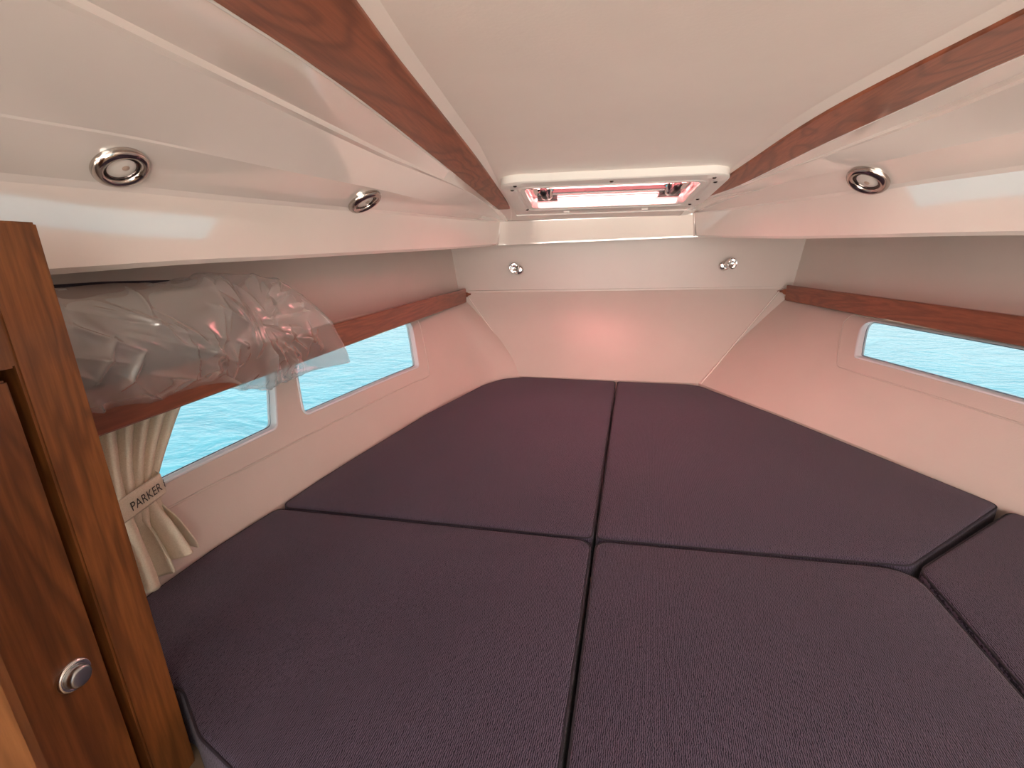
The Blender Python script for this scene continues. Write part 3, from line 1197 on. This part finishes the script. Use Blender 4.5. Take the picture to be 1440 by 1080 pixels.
# frame: forward stile, upper rail, body behind
v_, f_ = rel(box(LX - T, LX, DY1 + GAP, .412, -.115, .639))
o_ = pyd('stile', v_, f_, M['locker_wood'], lock)
v_, f_ = rel(box(LX - T, LX, -.55, DY1 + GAP, DZ1 + GAP, .639))
o_2 = pyd('top_rail', v_, f_, M['locker_wood'], lock)
v_, f_ = rel(box(LX - .09, LX - T, -.55, .408, -.115, .630))
pyd('carcass', v_, f_, M['locker_wood'], lock)
v_, f_ = rel(box(LX - T, LX - .001, -.50, DY1, -.10, DZ1))
door = pyd('door', v_, f_, M['locker_wood'], lock)
for q in (o_, o_2, door):
    bm_ = bmesh.new(); bm_.from_mesh(q.data)
    bmesh.ops.bevel(bm_, geom=bm_.edges[:], offset=.0022, segments=2, affect='EDGES')
    bm_.to_mesh(q.data); bm_.free()
kp = Vector((LX - .001, .315, .157)) - lo
km = frame_mtx(kp, (1, 0, 0))
v_, f_ = xf(lathe([(.0175, -.002), (.0180, .002), (.0165, .0045), (.0130, .0055), (.0115, .0040)], 40), km)
kn = pyd('catch_ring', v_, f_, M['chrome'], door, True)
v_, f_ = xf(lathe([(.0115, .002), (.0118, .010), (.0108, .0125), (.0085, .0132), (.0001, .0128)], 40), km)
M['knob_face'] = simple('brushed_knob', (0.55, 0.58, 0.60), 0.28, 1.0)
pyd('push_button', v_, f_, M['knob_face'], door, True)
# jamb closer to the companionway
jamb = tag(pyd('door_jamb', *box(-.72, -.60, -.45, .217, -.115, .60), M['locker_wood2']), 'lighter orange teak jamb standing beside the locker door', 'jamb')
bm_ = bmesh.new(); bm_.from_mesh(jamb.data)
bmesh.ops.bevel(bm_, geom=bm_.edges[:], offset=.012, segments=4, affect='EDGES')
bm_.to_mesh(jamb.data); bm_.free()

# ------------------------------------------------------------------ curtain
cur = empty('curtain', (-.96, .64, .0), 'cream pleated curtain tied back at the aft port window', 'curtain')
co_ = cur.location
def S(t):
    t = max(0, min(1, t))
    return t * t * (3 - 2 * t)
def cur_edges(z):
    """aft and fore edge (y) of the curtain at height z"""
    if z > .19:
        t = max(0, min(1, (z - .19) / .16)) ** 1.25
        return .530 + (.510 - .530) * t, .652 + (.775 - .652) * t
    t = S((.19 - z) / .15)
    return .530 + (.515 - .530) * t, .652 + (.680 - .652) * t
NU, NV = 150, 60
vs, fs = [], []
for j in range(NV):
    z = .350 + (.028 - .350) * j / (NV - 1)
    y0, y1 = cur_edges(z)
    pinch = math.exp(-((z - .19) / .045) ** 2)
    for i in range(NU):
        u = i / (NU - 1)
        y = y0 + (y1 - y0) * u
        amp = (.0145 if z > .19 else .017) * (1 - .55 * pinch)
        nn = 7.5
        ph = nn * 2 * PI * u + .8 * math.sin(5 * u + 2) + .5 * math.sin(z * 14 + u * 6)
        w = math.cos(ph)
        w = math.copysign(abs(w) ** .8, w)
        if z < .19:
            lw = math.cos(ph * .62 + 1.0)
            t = S((.19 - z) / .07)
            w = w * (1 - t) + lw * t
        bulge = .012 * math.sin(PI * u) * pinch
        x = wl(y, min(z, .34)) + .034 + amp * w + bulge
        zz = z + (.010 * math.sin(u * 9 + 1) - .012 * (u - .5)) * S((.06 - z) / .06) + (.030 * S((u - .55) / .45)) * S((.08 - z) / .08)
        vs.append(Vector((x, y + .004 * math.sin(ph), zz)) - co_)
for j in range(NV - 1):
    for i in range(NU - 1):
        a = j * NU + i
        fs.append((a, a + 1, a + NU + 1, a + NU))
drape = pyd('drape', vs, fs, M['curtain'], cur, True)
sm = drape.modifiers.new('thickness', 'SOLIDIFY')
sm.thickness = .002
# tie-back band
def band_pt(s, t, out=0.0):
    """s 0..1 along the band (aft to fore), t 0..1 up"""
    y = .515 + (.660 - .515) * s
    zb_ = .164 + .022 * s
    z = zb_ + t * .040
    edge = max(0, (s - .88) / .12)
    x = wl(y, z) + .062 - .040 * edge ** 2.5 + .004 * math.sin(PI * s) + out
    return Vector((x, y, z))
vs, fs = [], []
NS = 40
for i in range(NS):
    for t in (0, .1, .5, .9, 1):
        vs.append(band_pt(i / (NS - 1), t, .0 if 0 < t < 1 else -.002) - co_)
for i in range(NS - 1):
    for k in range(4):
        a = i * 5 + k
        fs.append((a, a + 1, a + 6, a + 5))
band = pyd('tieback_band', vs, fs, M['curtain'], cur, True)
sm = band.modifiers.new('thickness', 'SOLIDIFY')
sm.thickness = .0015
# lettering woven on the band
fc = bpy.data.curves.new('lettering', 'FONT')
fc.body = 'PARKER 8'
fc.size = 1.0
fc.resolution_u = 3
fo = bpy.data.objects.new('lettering', fc)
COL.objects.link(fo)
tm = evaluated_mesh(fo)
bpy.data.objects.remove(fo)
w_ = max(v__.co.x for v__ in tm.vertices)
bm_ = bmesh.new(); bm_.from_mesh(tm)
bmesh.ops.subdivide_edges(bm_, edges=bm_.edges[:], cuts=1)
for q in bm_.verts:
    s = .44 + .50 * q.co.x / w_
    t = .30 + q.co.y / .72 * .40
    q.co = band_pt(s, t, .0022) - co_
bm_.to_mesh(tm); bm_.free()
link('lettering', tm, M['ink'], band)

# ------------------------------------------------------------------ wrapped bolster on the port shelf
def fbm_ridge(p, sc):
    return 1 - abs(noise.noise(p * sc)) * 2


pil = empty('bolster_pillow', (-.905, .60, .425), 'taupe bolster pillow lying inside the clear plastic bag on the port shelf', 'pillow')
po = pil.location
NA, NB = 40, 60
vs, fs = [], []
for i in range(NB):
    t = i / (NB - 1)
    y = .30 + (.90 - .30) * t
    env = max(0.02, (1 - abs(2 * t - 1) ** 3.2)) ** .5
    for k in range(NA):
        a = 2 * PI * k / NA
        rx, rz = .074 * env, .070 * env
        ca, sa = math.cos(a), math.sin(a)
        ca = math.copysign(abs(ca) ** .85, ca); sa = math.copysign(abs(sa) ** .85, sa)
        nz = 1 + .10 * noise.noise(Vector((math.cos(a) * 1.4, math.sin(a) * 1.4, y * 9)))
        vs.append(Vector((-.905 + rx * ca * nz, y, .493 - .025 * max(0, t - .55) + rz * sa * nz)) - po)
for i in range(NB - 1):
    for k in range(NA):
        fs.append((i * NA + k, i * NA + (k + 1) % NA, (i + 1) * NA + (k + 1) % NA, (i + 1) * NA + k))
fs += [tuple(range(NA))[::-1], tuple((NB - 1) * NA + k for k in range(NA))]
pyd('cover', vs, fs, M['pillow'], pil, True)
bmp = [Vector((-.905 + .075 * math.cos(1.75), y, .497 - .025 * max(0, (y - .63) / .6) + .069 * math.sin(1.75))) - po for y in frange(.36, .80, 16)]
v_, f_ = tube(bmp, .0035, 8)
pyd('zip_seam', v_, f_, M['piping'], pil, True)

bagstat = [  # y, centre z, half height, centre x, half depth
    (.33, .475, .080, -.895, .070), (.45, .474, .086, -.895, .080), (.55, .470, .092, -.892, .084), (.65, .466, .096, -.888, .084), (.74, .463, .104, -.880, .078),
    (.80, .456, .118, -.868, .062), (.88, .446, .126, -.858, .042), (.96, .440, .122, -.850, .030), (1.02, .428, .112, -.845, .024),
    (1.08, .402, .090, -.838, .018), (1.13, .370, .062, -.832, .013), (1.165, .335, .030, -.828, .008), (1.182, .312, .008, -.826, .004)]
bf = [smo([(s_[0], s_[i]) for s_ in bagstat]) for i in range(1, 5)]
NA, NB = 300, 340
rnd = random.Random(11)
Yg = np.linspace(.33, 1.182, NB)
tab = np.array([[q(float(y)) for q in bf] for y in Yg])
Ag = np.linspace(0, 2 * PI, NA, endpoint=False)
Y2, A2 = np.meshgrid(Yg, Ag, indexing='ij')
CZ, RZ, CX, RX = (np.repeat(tab[:, i:i + 1], NA, axis=1) for i in range(4))
ca, sa = np.cos(A2), np.sin(A2)
Z2 = CZ + RZ * sa
Sv = np.clip((Y2 - .70) / .15, 0, 1)
X2 = CX + RX * ca - np.maximum(0, Z2 - .43) * np.where(Y2 > .8, .35, .1) * Sv * Sv * (3 - 2 * Sv)
# straight folds on the unrolled film: front half (ca > 0) in (y, z)
H = np.zeros_like(Y2)
def fold(y0, z0, y1, z1, w, h, white, side):
    """one straight fold from (y0, z0) to (y1, z1), tapering at both ends"""
    global H
    dy, dz = y1 - y0, z1 - z0
    L = math.hypot(dy, dz)
    uy, uz = dy / L, dz / L
    py, pz = Y2 - y0, Z2 - z0
    t = (py * uy + pz * uz) / L
    d = py * -uz + pz * uy
    tp = np.clip(1 - np.abs(2 * t - 1) ** 2.2, 0, 1) * (t > 0) * (t < 1)
    m_ = (ca * side > -.15)
    ww = w * (.35 + .65 * tp)
    H += m_ * h * tp * np.exp(-np.abs(d) / ww)
for side in (1, -1):
    for _ in range(46):                       # body folds, slanting down and forward
        y0 = rnd.uniform(.36, .86)
        z0 = rnd.uniform(.40, .56)
        a = rnd.choice([-1.0, -.75, -.5, 1.1, 1.35, -1.25]) + rnd.uniform(-.22, .22)
        L = rnd.uniform(.035, .12)
        fold(y0, z0, y0 + L * math.cos(a), z0 + L * math.sin(a), rnd.uniform(.004, .010), rnd.uniform(.003, .009), rnd.uniform(.25, .8), side)
    for _ in range(10):                       # long sweeping folds
        y0 = rnd.uniform(.42, .66)
        z0 = rnd.uniform(.45, .55)
        a = -.62 + rnd.uniform(-.25, .25)
        L = rnd.uniform(.12, .22)
        fold(y0, z0, y0 + L * math.cos(a), z0 + L * math.sin(a), rnd.uniform(.005, .009), .008, rnd.uniform(.5, .85), side)
    for _ in range(44):                       # tail folds, fanning out from the gathered neck
        a = rnd.uniform(-1.5, .7)
        r0 = rnd.uniform(.01, .16)
        L = rnd.uniform(.05, .15)
        y0, z0 = .83 + r0 * math.cos(a), .47 + r0 * math.sin(a)
        a2 = a + rnd.uniform(-.35, .35)
        fold(y0, z0, y0 + L * math.cos(a2), z0 + L * math.sin(a2), rnd.uniform(.004, .010), rnd.uniform(.003, .008), rnd.uniform(.2, .75), side)
    for _ in range(26):                       # tucks along the lower edge
        y0 = rnd.uniform(.40, 1.05)
        z0 = rnd.uniform(.33, .41)
        a = rnd.uniform(.2, 1.3)
        L = rnd.uniform(.02, .06)
        fold(y0, z0, y0 + L * math.cos(a), z0 + L * math.sin(a), rnd.uniform(.003, .006), .003, rnd.uniform(.3, .7), side)
low = np.array([noise.noise(Vector((float(x) * 6, float(y) * 7, float(z) * 9))) for x, y, z in zip(X2.ravel(), Y2.ravel(), Z2.ravel())]).reshape(Y2.shape)
amp = np.minimum(1, RZ / .05) * np.minimum(1, RX / .03 + .25)
D = (H + .007 * low - .003) * amp
nx, nz = ca / np.maximum(RX, .02), sa / np.maximum(RZ, .02)
nl = np.sqrt(nx * nx + nz * nz)
X2 = X2 + nx / nl * D
Z2 = Z2 + nz / nl * D * .6
vs = np.stack([X2, Y2, Z2], axis=-1).reshape(-1, 3).tolist()
fs = []
for i in range(NB - 1):
    for k in range(NA):
        fs.append((i * NA + k, i * NA + (k + 1) % NA, (i + 1) * NA + (k + 1) % NA, (i + 1) * NA + k))
bag = pyd('plastic_bag', vs, fs, M['film'], None, True)
tag(bag, 'crumpled clear plastic bag wrapped round a pillow on the port shelf', 'bag')
